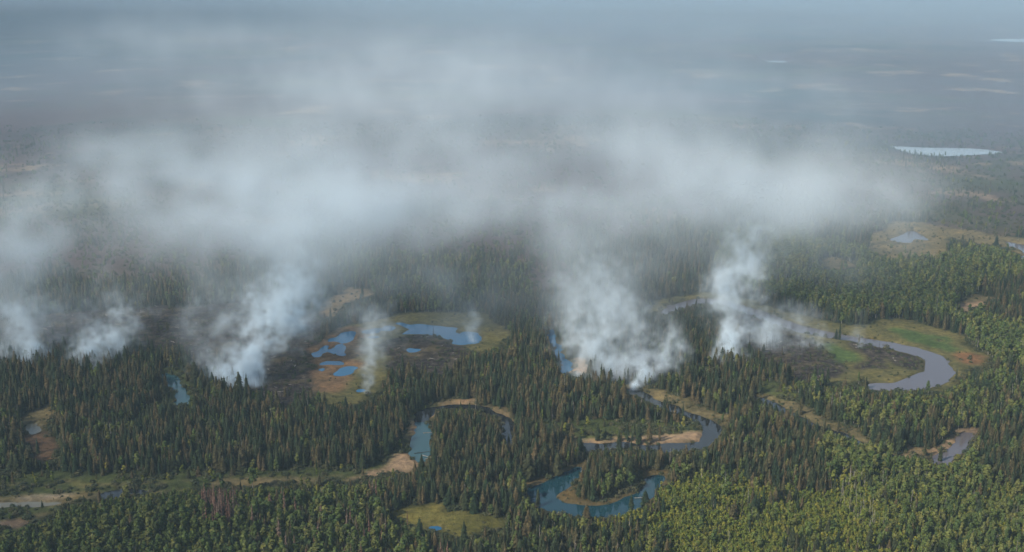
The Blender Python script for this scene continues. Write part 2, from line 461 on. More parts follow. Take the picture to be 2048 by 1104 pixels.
# burnt ground: ash, char and fallen stems
b1 = t.noise(geo, 0.16, 7, 0.8)
ash = t.ramp(b1, [(0.42, (0.014, 0.012, 0.012)), (0.52, (0.042, 0.034, 0.031)), (0.62, (0.12, 0.095, 0.072)), (0.72, (0.26, 0.21, 0.16))])
b2 = t.noise(geo, 0.05, 3)
ash = t.mix(t.ramp(b2, [(0.5, (0, 0, 0)), (0.68, (0.75, 0.75, 0.75))]), ash, (0.12, 0.095, 0.045, 1))
base = t.mix(t.math('MULTIPLY', bu, 0.85), base, ash)
# the burnt and boggy plain that runs to the skyline
p1 = t.noise(geo, 0.0022, 6, 0.55)
p2 = t.noise(geo, 0.0009, 5, 0.55)
p3 = t.noise(geo, 0.0036, 7, 0.68)
pc = t.ramp(p1, [(0.36, (0.016, 0.026, 0.016)), (0.45, (0.036, 0.030, 0.026)), (0.53, (0.090, 0.068, 0.055)), (0.60, (0.050, 0.064, 0.028)), (0.70, (0.17, 0.125, 0.08))])
pc = t.mix(t.ramp(p2, [(0.44, (0, 0, 0)), (0.56, (0.85, 0.85, 0.85))]), pc, (0.072, 0.040, 0.042, 1))
pc = t.mix(t.ramp(p3, [(0.56, (0, 0, 0)), (0.66, (0.9, 0.9, 0.9))]), pc, (0.27, 0.19, 0.115, 1))
pc = t.mix(t.ramp(p3, [(0.30, (0.8, 0.8, 0.8)), (0.42, (0, 0, 0))]), pc, (0.022, 0.030, 0.020, 1))
base = t.mix(pl, base, pc)
t.L.new(base, P.inputs['Base Color'])
P.inputs['Roughness'].default_value = 0.95
P.inputs['Specular IOR Level'].default_value = 0.1
bmp = t.n('ShaderNodeBump')
bmp.inputs['Strength'].default_value = 0.8
bmp.inputs['Distance'].default_value = 1.5
t.L.new(t.noise(geo, 0.5, 5, 0.7), bmp.inputs['Height'])
t.L.new(bmp.outputs[0], P.inputs['Normal'])
ground_me.materials.append(m)
tag(link(bpy.data.objects.new('ground', ground_me)), 'boreal lowland ground with forest floor, meadows, sand banks and burns', 'ground', None, 'structure')


# ------------------------------------------------------------------ water
def water_mat(name, col, rough, bump):
    m, t, P = new_mat(name)
    P.inputs['Base Color'].default_value = (*col, 1)
    P.inputs['Roughness'].default_value = rough
    P.inputs['IOR'].default_value = 1.33
    P.inputs['Specular IOR Level'].default_value = 0.9
    geo = t.n('ShaderNodeNewGeometry').outputs['Position']
    b = t.n('ShaderNodeBump')
    b.inputs['Strength'].default_value = bump
    b.inputs['Distance'].default_value = 0.05
    t.L.new(t.noise(geo, 1.3, 3), b.inputs['Height'])
    t.L.new(b.outputs[0], P.inputs['Normal'])
    return m


W_BLUE = water_mat('still_blue_water', (0.015, 0.110, 0.22), 0.04, 0.04)
W_POND = water_mat('clear_teal_water', (0.010, 0.044, 0.058), 0.015, 0.02)
W_TEAL = water_mat('silty_turquoise_water', (0.030, 0.088, 0.100), 0.02, 0.02)
W_GREY = water_mat('muddy_grey_water', (0.115, 0.102, 0.108), 0.12, 0.3)
W_DARK = water_mat('dark_reflection_water', (0.016, 0.018, 0.019), 0.015, 0.02)  # dark base colour stands in for bank trees mirrored in the river
W_PALE = water_mat('pale_open_water', (0.30, 0.34, 0.37), 0.15, 0.3)
W_OLIVE = water_mat('olive_still_water', (0.16, 0.145, 0.095), 0.1, 0.03)


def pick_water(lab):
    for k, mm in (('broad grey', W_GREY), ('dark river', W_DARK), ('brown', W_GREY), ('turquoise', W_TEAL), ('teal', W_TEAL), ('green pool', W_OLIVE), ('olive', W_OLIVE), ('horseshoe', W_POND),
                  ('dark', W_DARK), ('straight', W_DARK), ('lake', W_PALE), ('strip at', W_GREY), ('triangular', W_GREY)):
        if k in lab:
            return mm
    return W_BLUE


for nth, (kind, lab, poly) in enumerate(WPOLY):
    x, y = unproject(poly[:, 0], poly[:, 1])
    c = np.array([x.mean(), y.mean()])
    pts = np.stack([x, y], 1)
    area = 0.5 * np.sum(pts[:, 0] * np.roll(pts[:, 1], -1) - pts[:, 1] * np.roll(pts[:, 0], -1))
    if area < 0:
        pts = pts[::-1]
    e = np.roll(pts, -1, 0) - np.roll(pts, 1, 0)
    nrm = np.stack([e[:, 1], -e[:, 0]], 1)
    nrm /= np.maximum(np.linalg.norm(nrm, axis=1, keepdims=True), 1e-6)
    grow = 3.0 if y.mean() < 1700 else 0.5
    pts = pts + nrm * grow          # the sheet runs under the bank; the bank cuts the shoreline
    me = bpy.data.meshes.new(kind)
    me.from_pydata([(a, b, 0.0) for a, b in pts], [], [list(range(len(pts)))])
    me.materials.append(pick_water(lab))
    o = link(bpy.data.objects.new(kind, me))
    o.location.z = 0.006 * nth if y.mean() < 1700 else (0.9 if y.mean() < 4000 else 6.0)
    tag(o, lab, kind, None, 'structure')


# ------------------------------------------------------------------ plants: one prototype mesh per variant
def leaf_mat(name, c0, c1, c2, spread=0.5):
    """Foliage; tint differs from tree to tree (object random) and from clump to clump."""
    m, t, P = new_mat(name)
    r = t.n('ShaderNodeObjectInfo').outputs['Random']
    col = t.ramp(r, [(0.0, c0), (0.5, c1), (1.0, c2)])
    isl = t.n('ShaderNodeNewGeometry').outputs['Random Per Island']
    v = t.ramp(isl, [(0.0, (1 - spread,) * 3), (1.0, (1 + spread,) * 3)])
    t.L.new(t.mix(1.0, col, v, 'MULTIPLY'), P.inputs['Base Color'])
    P.inputs['Roughness'].default_value = 0.8
    P.inputs['Specular IOR Level'].default_value = 0.15
    return m


def bark_mat(name, c0, c1):
    m, t, P = new_mat(name)
    tc = t.n('ShaderNodeTexCoord').outputs['Object']
    t.L.new(t.ramp(t.noise(tc, 1.2, 3), [(0.4, c0), (0.6, c1)]), P.inputs['Base Color'])
    P.inputs['Roughness'].default_value = 0.9
    return m


M_SPRUCE = leaf_mat('spruce_needles', (0.016, 0.032, 0.014), (0.038, 0.046, 0.019), (0.095, 0.070, 0.032))
M_SPRUCE_RED = leaf_mat('dead_spruce_needles', (0.11, 0.065, 0.045), (0.15, 0.085, 0.06), (0.13, 0.10, 0.07))
M_ASPEN = leaf_mat('aspen_leaves', (0.055, 0.085, 0.024), (0.085, 0.112, 0.029), (0.14, 0.14, 0.038), 0.38)
M_YOUNG = leaf_mat('young_aspen_leaves', (0.080, 0.112, 0.019), (0.125, 0.148, 0.024), (0.20, 0.185, 0.030), 0.28)
M_SHRUB = leaf_mat('willow_leaves', (0.036, 0.048, 0.022), (0.055, 0.062, 0.028), (0.085, 0.078, 0.040))
M_BARK = bark_mat('spruce_bark', (0.06, 0.048, 0.038), (0.11, 0.09, 0.07))
M_PALE = bark_mat('aspen_bark', (0.42, 0.40, 0.35), (0.22, 0.20, 0.17))
M_GREYWOOD = bark_mat('weathered_dead_wood', (0.40, 0.36, 0.31), (0.24, 0.21, 0.18))
M_CHAR = bark_mat('charred_wood', (0.018, 0.015, 0.014), (0.06, 0.05, 0.045))


class MB:
    def __init__(s):
        s.v, s.f = [], []

    def quad(s, a, b, c, d):
        k = len(s.v)
        s.v += [a, b, c, d]
        s.f.append((k, k + 1, k + 2, k + 3))

    def tri(s, a, b, c):
        k = len(s.v)
        s.v += [a, b, c]
        s.f.append((k, k + 1, k + 2))

    def pole(s, h, r0, r1, n=5, lean=(0, 0), z0=-0.6, bend=0.0):
        k = len(s.v)
        zs = [z0, h * 0.4, h * 0.75, h]
        for z in zs:
            q = max(z, 0) / h
            r = r0 + (r1 - r0) * q
            ox, oy = lean[0] * q + bend * math.sin(q * 3), lean[1] * q
            for i in range(n):
                a = 2 * math.pi * i / n
                s.v.append((ox + r * math.cos(a), oy + r * math.sin(a), z))
        for j in range(len(zs) - 1):
            for i in range(n):
                a, b = k + j * n + i, k + j * n + (i + 1) % n
                s.f.append((a, b, b + n, a + n))
        s.f.append(tuple(k + (len(zs) - 1) * n + i for i in range(n)))

    def bar(s, p, q, r):
        p, q = Vector(p), Vector(q)
        d = (q - p).normalized()
        u = d.orthogonal().normalized()
        w = d.cross(u)
        k = len(s.v)
        for c, rr in ((p, r), (q, r * 0.45)):
            for i in range(4):
                a = math.pi / 2 * i
                s.v.append(tuple(c + (u * math.cos(a) + w * math.sin(a)) * rr))
        for i in range(4):
            j = (i + 1) % 4
            s.f.append((k + i, k + j, k + 4 + j, k + 4 + i))
        s.f.append((k + 3, k + 2, k + 1, k))
        s.f.append((k + 4, k + 5, k + 6, k + 7))

    def clump(s, c, nrm, size, R):
        n = Vector(nrm).normalized()
        u = n.orthogonal().normalized()
        w = n.cross(u)
        a = R.uniform(0, 6.28)
        u, w = u * math.cos(a) + w * math.sin(a), w * math.cos(a) - u * math.sin(a)
        c = Vector(c)
        e, g = size * R.uniform(0.7, 1.2), size * R.uniform(0.5, 1.0)
        k = R.uniform(-0.25, 0.25) * size
        s.quad(tuple(c - u * e - w * g * 0.4), tuple(c + u * 0.3 * e - w * g + n * k), tuple(c + u * e + w * g * 0.5), tuple(c - u * 0.2 * e + w * g - n * k))

    def mesh(s, name, mat):
        me = bpy.data.meshes.new(name)
        me.from_pydata([tuple(p) for p in s.v], [], s.f)
        me.materials.append(mat)
        return me


def spruce(seed, h, rad, mat, bare=0.06, full=1.0, taper=0.55):
    R = random.Random(seed)
    tr = MB()
    tr.pole(h * 0.97, 0.20 * h / 18, 0.03)
    cr = MB()
    tiers = 22
    for k in range(tiers):
        q = k / (tiers - 1)
        z = h * (bare + (0.985 - bare) * q)
        prof = (1 - q) ** taper * (0.72 + 0.28 * min(1, q / 0.15))
        r = rad * max(prof, 0.05) * R.uniform(0.72, 1.18)
        n = 8 if q < 0.75 else 6
        a0 = R.uniform(0, 6.28)
        for i in range(n):
            if R.random() > full:
                continue
            a = a0 + 2 * math.pi * (i + R.uniform(-0.3, 0.3)) / n
            rr = r * R.uniform(0.68, 1.2)
            wdt = rr * 0.62 + 0.10
            drop = rr * R.uniform(0.35, 0.75)
            ca_, sa_ = math.cos(a), math.sin(a)
            top = (0.05 * ca_, 0.05 * sa_, z + 0.028 * h)
            mid = 0.6 * rr
            l = (mid * ca_ - sa_ * wdt * .5, mid * sa_ + ca_ * wdt * .5, z - drop * 0.45)
            r_ = (mid * ca_ + sa_ * wdt * .5, mid * sa_ - ca_ * wdt * .5, z - drop * 0.45)
            tip = (rr * ca_, rr * sa_, z - drop)
            cr.quad(top, r_, tip, l)
    cr.bar((0, 0, h * 0.9), (0, 0, h * 1.02), 0.10)
    return tr.mesh('trunk', M_BARK), cr.mesh('crown', mat)


def broadleaf(seed, h, base, rx, n, size, mat, bark, lobes=5, pole_r=0.13):
    R = random.Random(seed)
    tr = MB()
    lean = (R.uniform(-.5, .5), R.uniform(-.5, .5))
    tr.pole(h * 0.92, pole_r * h / 12, 0.03, 5, lean)
    for k in range(4):
        z = h * R.uniform(0.45, 0.75)
        a = R.uniform(0, 6.28)
        q = z / h
        tr.bar((lean[0] * q, lean[1] * q, z), (lean[0] * q + rx * .7 * math.cos(a), lean[1] * q + rx * .7 * math.sin(a), z + h * .14), pole_r * 0.4)
    cr = MB()
    L = []
    for k in range(lobes):
        q = (k + 0.5) / lobes
        z = h * (base + (0.93 - base) * q)
        a = R.uniform(0, 6.28)
        off = rx * R.uniform(0.15, 0.5) * (1 - abs(2 * q - 1) * 0.5)
        L.append((off * math.cos(a), off * math.sin(a), z, rx * R.uniform(0.5, 0.8) * (1.0 - 0.4 * abs(2 * q - 0.8)), h * (1 - base) / lobes * R.uniform(0.7, 1.05)))
    for k in range(n):
        lx, ly, lz, lr, lh = L[k % lobes]
        d = Vector((R.gauss(0, 1), R.gauss(0, 1), R.gauss(0.25, 1))).normalized()
        s_ = R.uniform(0.65, 1.08)
        p = (lx + d.x * lr * s_, ly + d.y * lr * s_, lz + d.z * lh * s_)
        nn = d + Vector((R.uniform(-.6, .6), R.uniform(-.6, .6), R.uniform(-.3, .7)))
        cr.clump(p, nn, size, R)
    return tr.mesh('trunk', bark), cr.mesh('crown', mat)


def shrub_mesh(seed, h, r, n, size):
    R = random.Random(seed)
    cr = MB()
    for k in range(n):
        d = Vector((R.gauss(0, 1), R.gauss(0, 1), abs(R.gauss(0, 0.9)))).normalized()
        s_ = R.uniform(0.55, 1.05)
        cr.clump((d.x * r * s_, d.y * r * s_, 0.15 + d.z * h * s_), d + Vector((R.uniform(-.6, .6), R.uniform(-.6, .6), R.uniform(-.2, .6))), size, R)
    for k in range(4):
        a = R.uniform(0, 6.28)
        cr.bar((0, 0, -0.3), (r * .6 * math.cos(a), r * .6 * math.sin(a), h * .7), 0.04)
    return cr.mesh('shrub', M_SHRUB)


def snag_mesh(seed, h, mat, stubs=9, r=0.13):
    R = random.Random(seed)
    b = MB()
    b.pole(h, r, 0.035, 5, (R.uniform(-.8, .8), R.uniform(-.5, .5)))
    for k in range(stubs):
        z = h * R.uniform(0.3, 0.95)
        a = R.uniform(0, 6.28)
        l = R.uniform(0.4, 1.3) * (1.1 - z / h)
        b.bar((0, 0, z), (l * math.cos(a), l * math.sin(a), z - R.uniform(-.2, .5)), 0.045)
    return b.mesh('snag', mat)


def log_mesh(seed, l, mat):
    R = random.Random(seed)
    b = MB()
    b.bar((-l / 2, 0, 0.22), (l / 2, R.uniform(-.4, .4), 0.3), 0.24)
    for k in range(5):
        x = R.uniform(-l / 2, l / 2)
        a = R.choice((-1, 1)) * R.uniform(0.6, 1.2)
        b.bar((x, 0, 0.25), (x + R.uniform(0.3, 1.0), a * 1.4, 0.3 + R.uniform(0, .9)), 0.06)
    return b.mesh('log', mat)


# kind -> variants: (trunk mesh or None, crown mesh, reference height)
PROTO = {
 'spruce_tree': [(*spruce(s, h, r * 1.12, M_SPRUCE, b, f, tp), h) for s, h, r, b, f, tp in ((1, 12, 2.0, .06, 1, .5), (2, 10.5, 1.7, .04, 1, .7), (3, 13.5, 2.0, .1, .92, .38), (4, 8.5, 1.8, .02, 1, .65), (5, 11.5, 1.4, .12, .85, .33), (6, 10, 2.2, .03, 1, .6), (7, 12.5, 1.6, .16, .8, .45))],
 'dead_spruce_tree': [(*spruce(s, h, r, M_SPRUCE_RED, 0.2, 0.6), h) for s, h, r in ((11, 15, 1.2), (12, 17, 1.3))],
 'aspen_tree': [(*broadleaf(s, h, b, r, 150, 0.72, M_ASPEN, M_PALE), h) for s, h, b, r in ((21, 13, .34, 2.5), (22, 11.5, .30, 2.4), (23, 14, .42, 2.3), (24, 10, .22, 2.4), (25, 12, .3, 2.9))],
 'young_aspen_tree': [(*broadleaf(s, h, .12, r, 84, 0.50, M_YOUNG, M_PALE, 4, 0.08), h) for s, h, r in ((31, 6.0, 1.45), (32, 5.0, 1.35), (33, 7.0, 1.4), (34, 4.4, 1.2), (35, 5.4, 1.7))],
 'shrub': [(None, shrub_mesh(s, h, r, 70, .5), h) for s, h, r in ((41, 2.4, 1.9), (42, 3.0, 2.2), (43, 1.8, 1.6))],
 'bare_dead_tree': [(None, snag_mesh(s, h, mm), h) for s, h, mm in ((51, 11, M_GREYWOOD), (52, 13, M_GREYWOOD), (53, 9, M_GREYWOOD))],
 'charred_tree': [(None, snag_mesh(s, h, M_CHAR, 14, .16), h) for s, h in ((61, 12), (62, 9), (63, 14))],
 'fallen_log': [(None, log_mesh(s, l, mm), 1.0) for s, l, mm in ((71, 7, M_BARK), (72, 5, M_GREYWOOD), (73, 8, M_CHAR), (74, 6, M_CHAR), (75, 6, M_BARK))],
}
KINDS = list(PROTO)


# ------------------------------------------------------------------ where each plant stands
def scatter():
    X, Y = [], []
    for d0, d1, sp in ((545, 860, 2.7), (860, 1150, 3.1), (1150, 1700, 4.4), (1700, 2500, 7.0), (2500, 4600, 13.0)):
        yy = np.arange(d0, d1, sp)
        for y in yy:
            half = 0.52 * (y + 60) + 150
            xx = np.arange(-half, half, sp)
            X.append(xx + rng.uniform(-.48, .48, len(xx)) * sp)
            Y.append(np.full(len(xx), y) + rng.uniform(-.48, .48, len(xx)) * sp)
    x, y = np.meshgrid(np.arange(40, 520, 1.9), np.arange(560, 860, 1.9))     # the young thicket stands closer
    x = (x + rng.uniform(-.8, .8, x.shape)).ravel()
    y = (y + rng.uniform(-.8, .8, y.shape)).ravel()
    qx, qy = project(x, y)
    q = inside(YOUNG, qx, qy)
    global N_EXTRA
    N_EXTRA = int(q.sum())
    X.append(x[q])
    Y.append(y[q])
    return np.concatenate(X), np.concatenate(Y)


TX, TY = scatter()
tc_, TPX, TPY = cover_of(TX, TY)
twet = in_water(TX, TY, 0.7)
e = 3.0
near_w = in_water(TX + e, TY) | in_water(TX - e, TY) | in_water(TX, TY + e) | in_water(TX, TY - e)
TN = samp(_N3, TX, TY, 700)
TN2 = samp(_N2, TX, TY, 160)
TK = np.full(len(TX), -1)
TS = np.ones(len(TX))
u, u2 = rng.random(len(TX)), rng.random(len(TX))
K = {k: i for i, k in enumerate(KINDS)}


def choose(sel, table):
    """Assign kinds inside a selection from (kind, share, scale) rows; shares add up to the density."""
    acc = np.zeros(len(TX))
    TK[sel] = -1
    for kind, share, sc in table:
        sh = share if np.ndim(share) else np.full(len(TX), float(share))
        hit = sel & (u >= acc) & (u < acc + sh)
        TK[hit] = K[kind]
        TS[hit] = sc
        acc = acc + sh


forest = np.isin(tc_, [KEYS.index('forest'), KEYS.index('under')])
dens = np.clip(0.92 + 0.10 * TN2, 0.6, 1.0)
gap = smooth(0.45, 1.4, TN2 + 0.5 * TN)
choose(forest, [('spruce_tree', 0.78 * dens * (1 - 0.75 * gap), 1.0), ('bare_dead_tree', 0.012, 0.9), ('aspen_tree', 0.03 + 0.22 * gap, 0.7), ('shrub', 0.14 + 0.3 * gap, 1.0)])
s_ = inside(MID_MIX, TPX, TPY) & forest
choose(s_, [('spruce_tree', 0.45, 1.0), ('aspen_tree', 0.3, 0.8), ('shrub', 0.1, 1.0), ('bare_dead_tree', 0.02, 1.0)])
s_ = inside(FAR_GREEN, TPX, TPY) & forest
choose(s_, [('aspen_tree', 0.74 - .2 * (TN > .8), 0.95), ('spruce_tree', 0.07 + 0.2 * (TN > 0.8), 0.8), ('shrub', 0.1, 1.2), ('bare_dead_tree', 0.03, 1.1)])
s_ = inside(FAR_SPRUCE, TPX, TPY) & forest
choose(s_, [('spruce_tree', 0.85, 0.95), ('aspen_tree', 0.06, 0.8)])
s_ = inside(MIX_RIGHT, TPX, TPY) & forest
choose(s_, [('spruce_tree', np.where(TN2 > 0.1, 0.55, 0.12), 0.95), ('aspen_tree', np.where(TN2 > 0.1, 0.15, 0.45), 0.85), ('shrub', 0.2, 1.1), ('bare_dead_tree', 0.03, 1.0)])
s_ = inside(ASPEN_RIGHT, TPX, TPY) & forest
choose(s_, [('aspen_tree', 0.62, 0.85), ('spruce_tree', 0.06, 0.8), ('young_aspen_tree', 0.25, 1.0)])
s_ = inside(ASPEN_LEFT, TPX, TPY) & forest
lp = smooth(330, 700, TPX)
choose(s_, [('aspen_tree', 0.62 - 0.34 * lp, 0.9), ('spruce_tree', 0.06 + 0.36 * lp, 0.78), ('young_aspen_tree', 0.14, 1.1), ('dead_spruce_tree', 0.03 * lp, 1.0), ('bare_dead_tree', 0.012, .9)])
s_ = inside(RED_DEAD, TPX, TPY) & forest
choose(s_, [('dead_spruce_tree', 0.6, 1.0), ('spruce_tree', 0.15, 0.8), ('aspen_tree', 0.1, 0.8)])
s_ = inside(YOUNG, TPX + 22 * samp(_N2, TX, TY, 150) + rng.normal(0, 10, len(TX)), TPY + 9 * samp(_N1, TX, TY, 120) + rng.normal(0, 6, len(TX))) & forest
clump = smooth(0.7, 1.4, samp(_N2, TX + 40, TY, 260))
big = smooth(1690, 1880, TPX)
choose(s_, [('young_aspen_tree', 0.90 - 0.45 * big - 0.5 * clump, 0.72), ('aspen_tree', 0.03 + 0.45 * big, 0.72), ('spruce_tree', 0.012 + 0.04 * big + 0.4 * clump, 0.8), ('bare_dead_tree', 0.008 + 0.02 * big, 0.85)])
extra = np.arange(len(TX)) >= len(TX) - N_EXTRA
TK[extra & (TK != K['young_aspen_tree'])] = -1
s_ = inside(PALE_DEAD, TPX, TPY) & forest & ~extra
choose(s_, [('young_aspen_tree', 0.45, 0.9), ('bare_dead_tree', 0.34, 0.8), ('shrub', .1, 1)])
for k, rows in {
 'burn': [('charred_tree', np.where(TPX > 1400, 0.34, 0.28), 0.85), ('fallen_log', 0.08, 0.8), ('spruce_tree', 0.035, 0.6), ('shrub', 0.03, .5)],
 'mottle': [('charred_tree', 0.05, 0.6), ('fallen_log', 0.05, 1.0)],
 'meadow': [('shrub', 0.05 + 0.05 * TN2, 0.45)], 'sedge': [('shrub', 0.05 + 0.06 * TN2, 0.4)], 'tan': [('shrub', 0.10, 0.8), ('charred_tree', 0.03, .7)],
 'grass': [('shrub', np.clip(0.24 + 0.2 * TN2, 0, .6), 0.9), ('spruce_tree', 0.03, 0.6), ('young_aspen_tree', 0.05, 0.9)],
 'straw': [('shrub', 0.16 + 0.1 * TN2, 0.45), ('spruce_tree', 0.01, .6)], 'clear': [('shrub', 0.02, 0.6)], 'rim': [('shrub', 0.09, 0.45)], 'tanmeadow': [('shrub', 0.14, 0.6), ('aspen_tree', 0.03, .6)],
 'meadowFront': [('shrub', 0.03 + 0.05 * TN2, 0.35)], 'lush': [], 'rust': [('shrub', 0.05, 0.6)], 'sand': [], 'paleSand': [], 'mud': [],
 'plain': [('spruce_tree', np.clip(0.05 + 0.16 * TN, 0, 0.4) * (TY < 2500), 0.6), ('charred_tree', 0.04 * (TY < 2500), 0.7), ('shrub', 0.10 * (TY < 2600), 1.3), ('aspen_tree', np.clip(0.03 + 0.08 * TN2, 0, 0.3) * (TY < 2400), 0.6)],
}.items():
    choose(tc_ == KEYS.index(k), rows)
TK[twet] = -1
TK[near_w & ~twet & np.isin(TK, [K['aspen_tree']])] = K['shrub']
TS *= np.clip(1 + 0.30 * rng.standard_normal(len(TX)) + 0.05 * TN2, 0.5, 1.45)
# the near banks of the waters and clearings carry only low growth
OPEN = [p for _, l_, p in WPOLY if 'straight' not in l_] + [p for k, p in CPOLY if k in ('sand', 'meadow', 'meadowFront', 'sedge', 'lush', 'straw', 'rim', 'clear', 'tan', 'paleSand', 'mud', 'mottle')]
BURNS = [p for k, p in CPOLY if k == 'burn']
OPEN_W = [p for _, _, p in WPOLY]
HT = np.zeros(len(TX))
for k in KINDS:
    q = TK == K[k]
    HT[q] = PROTO[k][0][2] * (1.0 if PROTO[k][0][0] is None else 0.95)
tall = (TY < 1900) & (TK >= 0) & (HT > 4)
cut = rng.random(len(TX)) < 0.96
half_ = rng.random(len(TX)) < 0.6
sc0 = TS.copy()
for f in (1.0, 0.72, 0.5, 0.32):
    bad = np.zeros(len(TX), bool)
    for h_ in (1.0, 0.84, 0.68, 0.52, 0.36, 0.2):
        qx0, qy = project(TX, TY, HT * sc0 * f * h_)
        for off in (-5, 5):
            qx = qx0 + off
            hid = np.zeros(len(TX), bool)
            for p in OPEN:
                hid |= inside(p, qx, qy)
            for p in BURNS:
                hid |= inside(p, qx, qy) & half_
            bad |= hid & ~((qx > 1022) & (qx < 1166) & (qy > 850) & (qy < 920))
    bad &= tall & cut
    if f == 1.0:
        lev = np.where(bad, 0.0, 1.0)
        todo = bad.copy()
    else:
        fixed = todo & ~bad
        lev[fixed] = f
        todo &= bad
TS = TS * np.where(lev > 0, lev, 1)
low = tall & (lev == 0)
TK[low] = np.where(rng.random(low.sum()) < 0.55, K['shrub'], -1)
TS[low] = 0.7
PLANTED = [('spruce_tree', px, py, s) for px, py, s in ((1076, 1012, 1.1), (1290, 1012, .95), (1262, 1024, 1.15), (1172, 1000, 1.2), (1166, 1002, 1.0), (1158, 996, 1.1), (1188, 1000, .9),
           (1195, 884, 1.2), (1262, 912, .8), (1880, 922, .9), (1862, 920, .6), (170, 1020, 1.1), (200, 1008, .8), (270, 990, .9), (830, 952, 1.0), (838, 960, 1.15), (806, 974, 1.0), (793, 980, .9))]
sx, sy = unproject(np.array([p[1] for p in PLANTED]), np.array([p[2] for p in PLANTED]))
ok = TK >= 0
TX, TY, TK, TS = np.concatenate([TX[ok], sx]), np.concatenate([TY[ok], sy]), np.concatenate([TK[ok], [K[p[0]] for p in PLANTED]]), np.concatenate([TS[ok], [p[3] for p in PLANTED]])
TZ = np.maximum(ground_z(TX, TY) - 0.1, -0.3)
TV = rng.integers(0, 1000, len(TX))
TR = rng.uniform(0, 2 * math.pi, len(TX))
TG = np.clip(1.08 + 0.28 * rng.standard_normal(len(TX)), 0.65, 1.9)
PX, PY = project(TX, TY, TZ)

LAND = [  # landmarks that labels can name
 ((1190, 985), 'by the horseshoe pond'), ((890, 1040), 'round the yellow meadow'), ((845, 890), 'by the turquoise river bend'), ((1280, 885), 'along the sandy river bend'),
 ((60, 1050), 'beside the tan mudflat'), ((250, 990), 'by the grassy old channel'), ((1890, 890), 'by the brown pool with sand beach'), ((440, 1040), 'among the reddish dead spruces'),
 ((1700, 1010), 'beside the pale dead stems'), ((1430, 1040), 'in the bright yellow green thicket'), ((1980, 1040), 'in the bottom right corner wood'), ((640, 1050), 'in the mixed wood left of the yellow meadow'),
 ((240, 1060), 'in the bottom left broadleaf wood'), ((1050, 1070), 'below the horseshoe pond'), ((1640, 700), 'in the burnt point inside the river loop'), ((560, 760), 'on the black burn by the white smoke'),
 ((840, 715), 'on the burnt marsh island'), ((1265, 745), 'in the smoking burn behind the central spruces'), ((1500, 910), 'in the spruce tongue left of the brown pool'), ((1160, 860), 'in the shrubby meadow above the sandy bend'),
 ((700, 960), 'along the sand by the turquoise bend'), ((1560, 810), 'along the straight river reach'), ((1800, 830), 'between the grey river loop and the brown pool'), ((300, 900), 'in the dark wood left of the turquoise bend'),
 ((85, 890), 'by the brown left clearing'), ((1960, 700), 'outside the grey river loop'), ((150, 690), 'on the burn at the left edge'), ((1700, 960), 'in the green aspen wood below the brown pool')]
LP = np.array([p for p, _ in LAND], float)
DESC = {
 'spruce_tree': ('spruce', [('tall dark narrow spruce', 1.12), ('dark brownish green spruce', 0.88), ('short dark spruce', 0)]),
 'dead_spruce_tree': ('dead spruce', [('tall reddish dead spruce', 1.05), ('reddish dead spruce', 0)]),
 'aspen_tree': ('aspen', [('tall green aspen with pale trunk', 1.0), ('green rounded aspen with pale trunk', 0.8), ('small green aspen with pale trunk', 0)]),
 'young_aspen_tree': ('aspen', [('taller yellow green young aspen', 1.1), ('yellow green young aspen', 0.85), ('low bushy young aspen', 0)]),
 'shrub': ('shrub', [('broad grey green willow shrub', 1.0), ('low grey green willow shrub', 0)]),
 'bare_dead_tree': ('dead tree', [('tall bare pale dead tree', 1.0), ('bare pale dead tree', 0.8), ('short bare pale dead tree', 0)]),
 'charred_tree': ('burnt tree', [('tall black charred tree stem', 0.95), ('black charred tree stem', 0)]),
 'fallen_log': ('log', [('long fallen log', 1.0), ('fallen log', 0)]),
}
GROUPN = {'spruce_tree': 'living spruces', 'dead_spruce_tree': 'reddish dead spruces', 'aspen_tree': 'grown aspens', 'young_aspen_tree': 'young aspens', 'shrub': 'willow shrubs',
          'bare_dead_tree': 'bare pale dead trees', 'charred_tree': 'charred trees', 'fallen_log': 'fallen logs'}
inside_frame = (PX > 6) & (PX < 2042) & (PY < 1100) & (PY > 0)
slant = np.sqrt(TX ** 2 + TY ** 2 + H * H)
single = np.zeros(len(TX), bool)
for k in KINDS:
    c = np.where((TK == K[k]) & inside_frame)[0]
    pl_ = c[c >= len(TX) - len(PLANTED)]
    hgt = np.array([PROTO[k][v % len(PROTO[k])][2] for v in TV[c]]) * TS[c]
    o_ = c[np.argsort(-hgt / slant[c])]
    o_ = o_[~np.isin(o_, pl_)][:300 - len(pl_)]
    single[o_] = True
    single[pl_] = True


def plant_things():
    for k in KINDS:
        cat, desc = DESC[k]
        for i in np.where(single & (TK == K[k]))[0]:
            vs = PROTO[k]
            trunk, crown, hh = vs[TV[i] % len(vs)]
            root = bpy.data.objects.new(k, None if trunk else crown)
            link(root)
            root.location = (TX[i], TY[i], TZ[i])
            root.rotation_euler = (0, 0, TR[i])
            root.scale = (TS[i] * TG[i], TS[i] * TG[i], TS[i])
            if trunk:
                root.empty_display_size = 0.5
                for nm, me in (('trunk', trunk), ('crown', crown)):
                    link(bpy.data.objects.new(nm, me), root)
            where = LAND[int(np.argmin(((LP - (PX[i], PY[i])) * (1, 1.6)) .__pow__(2).sum(1)))][1]
            what = next(d_ for d_, lim in desc if TS[i] >= lim)
            tag(root, what + ' ' + where, cat, GROUPN[k] + ' ' + where)


plant_things()


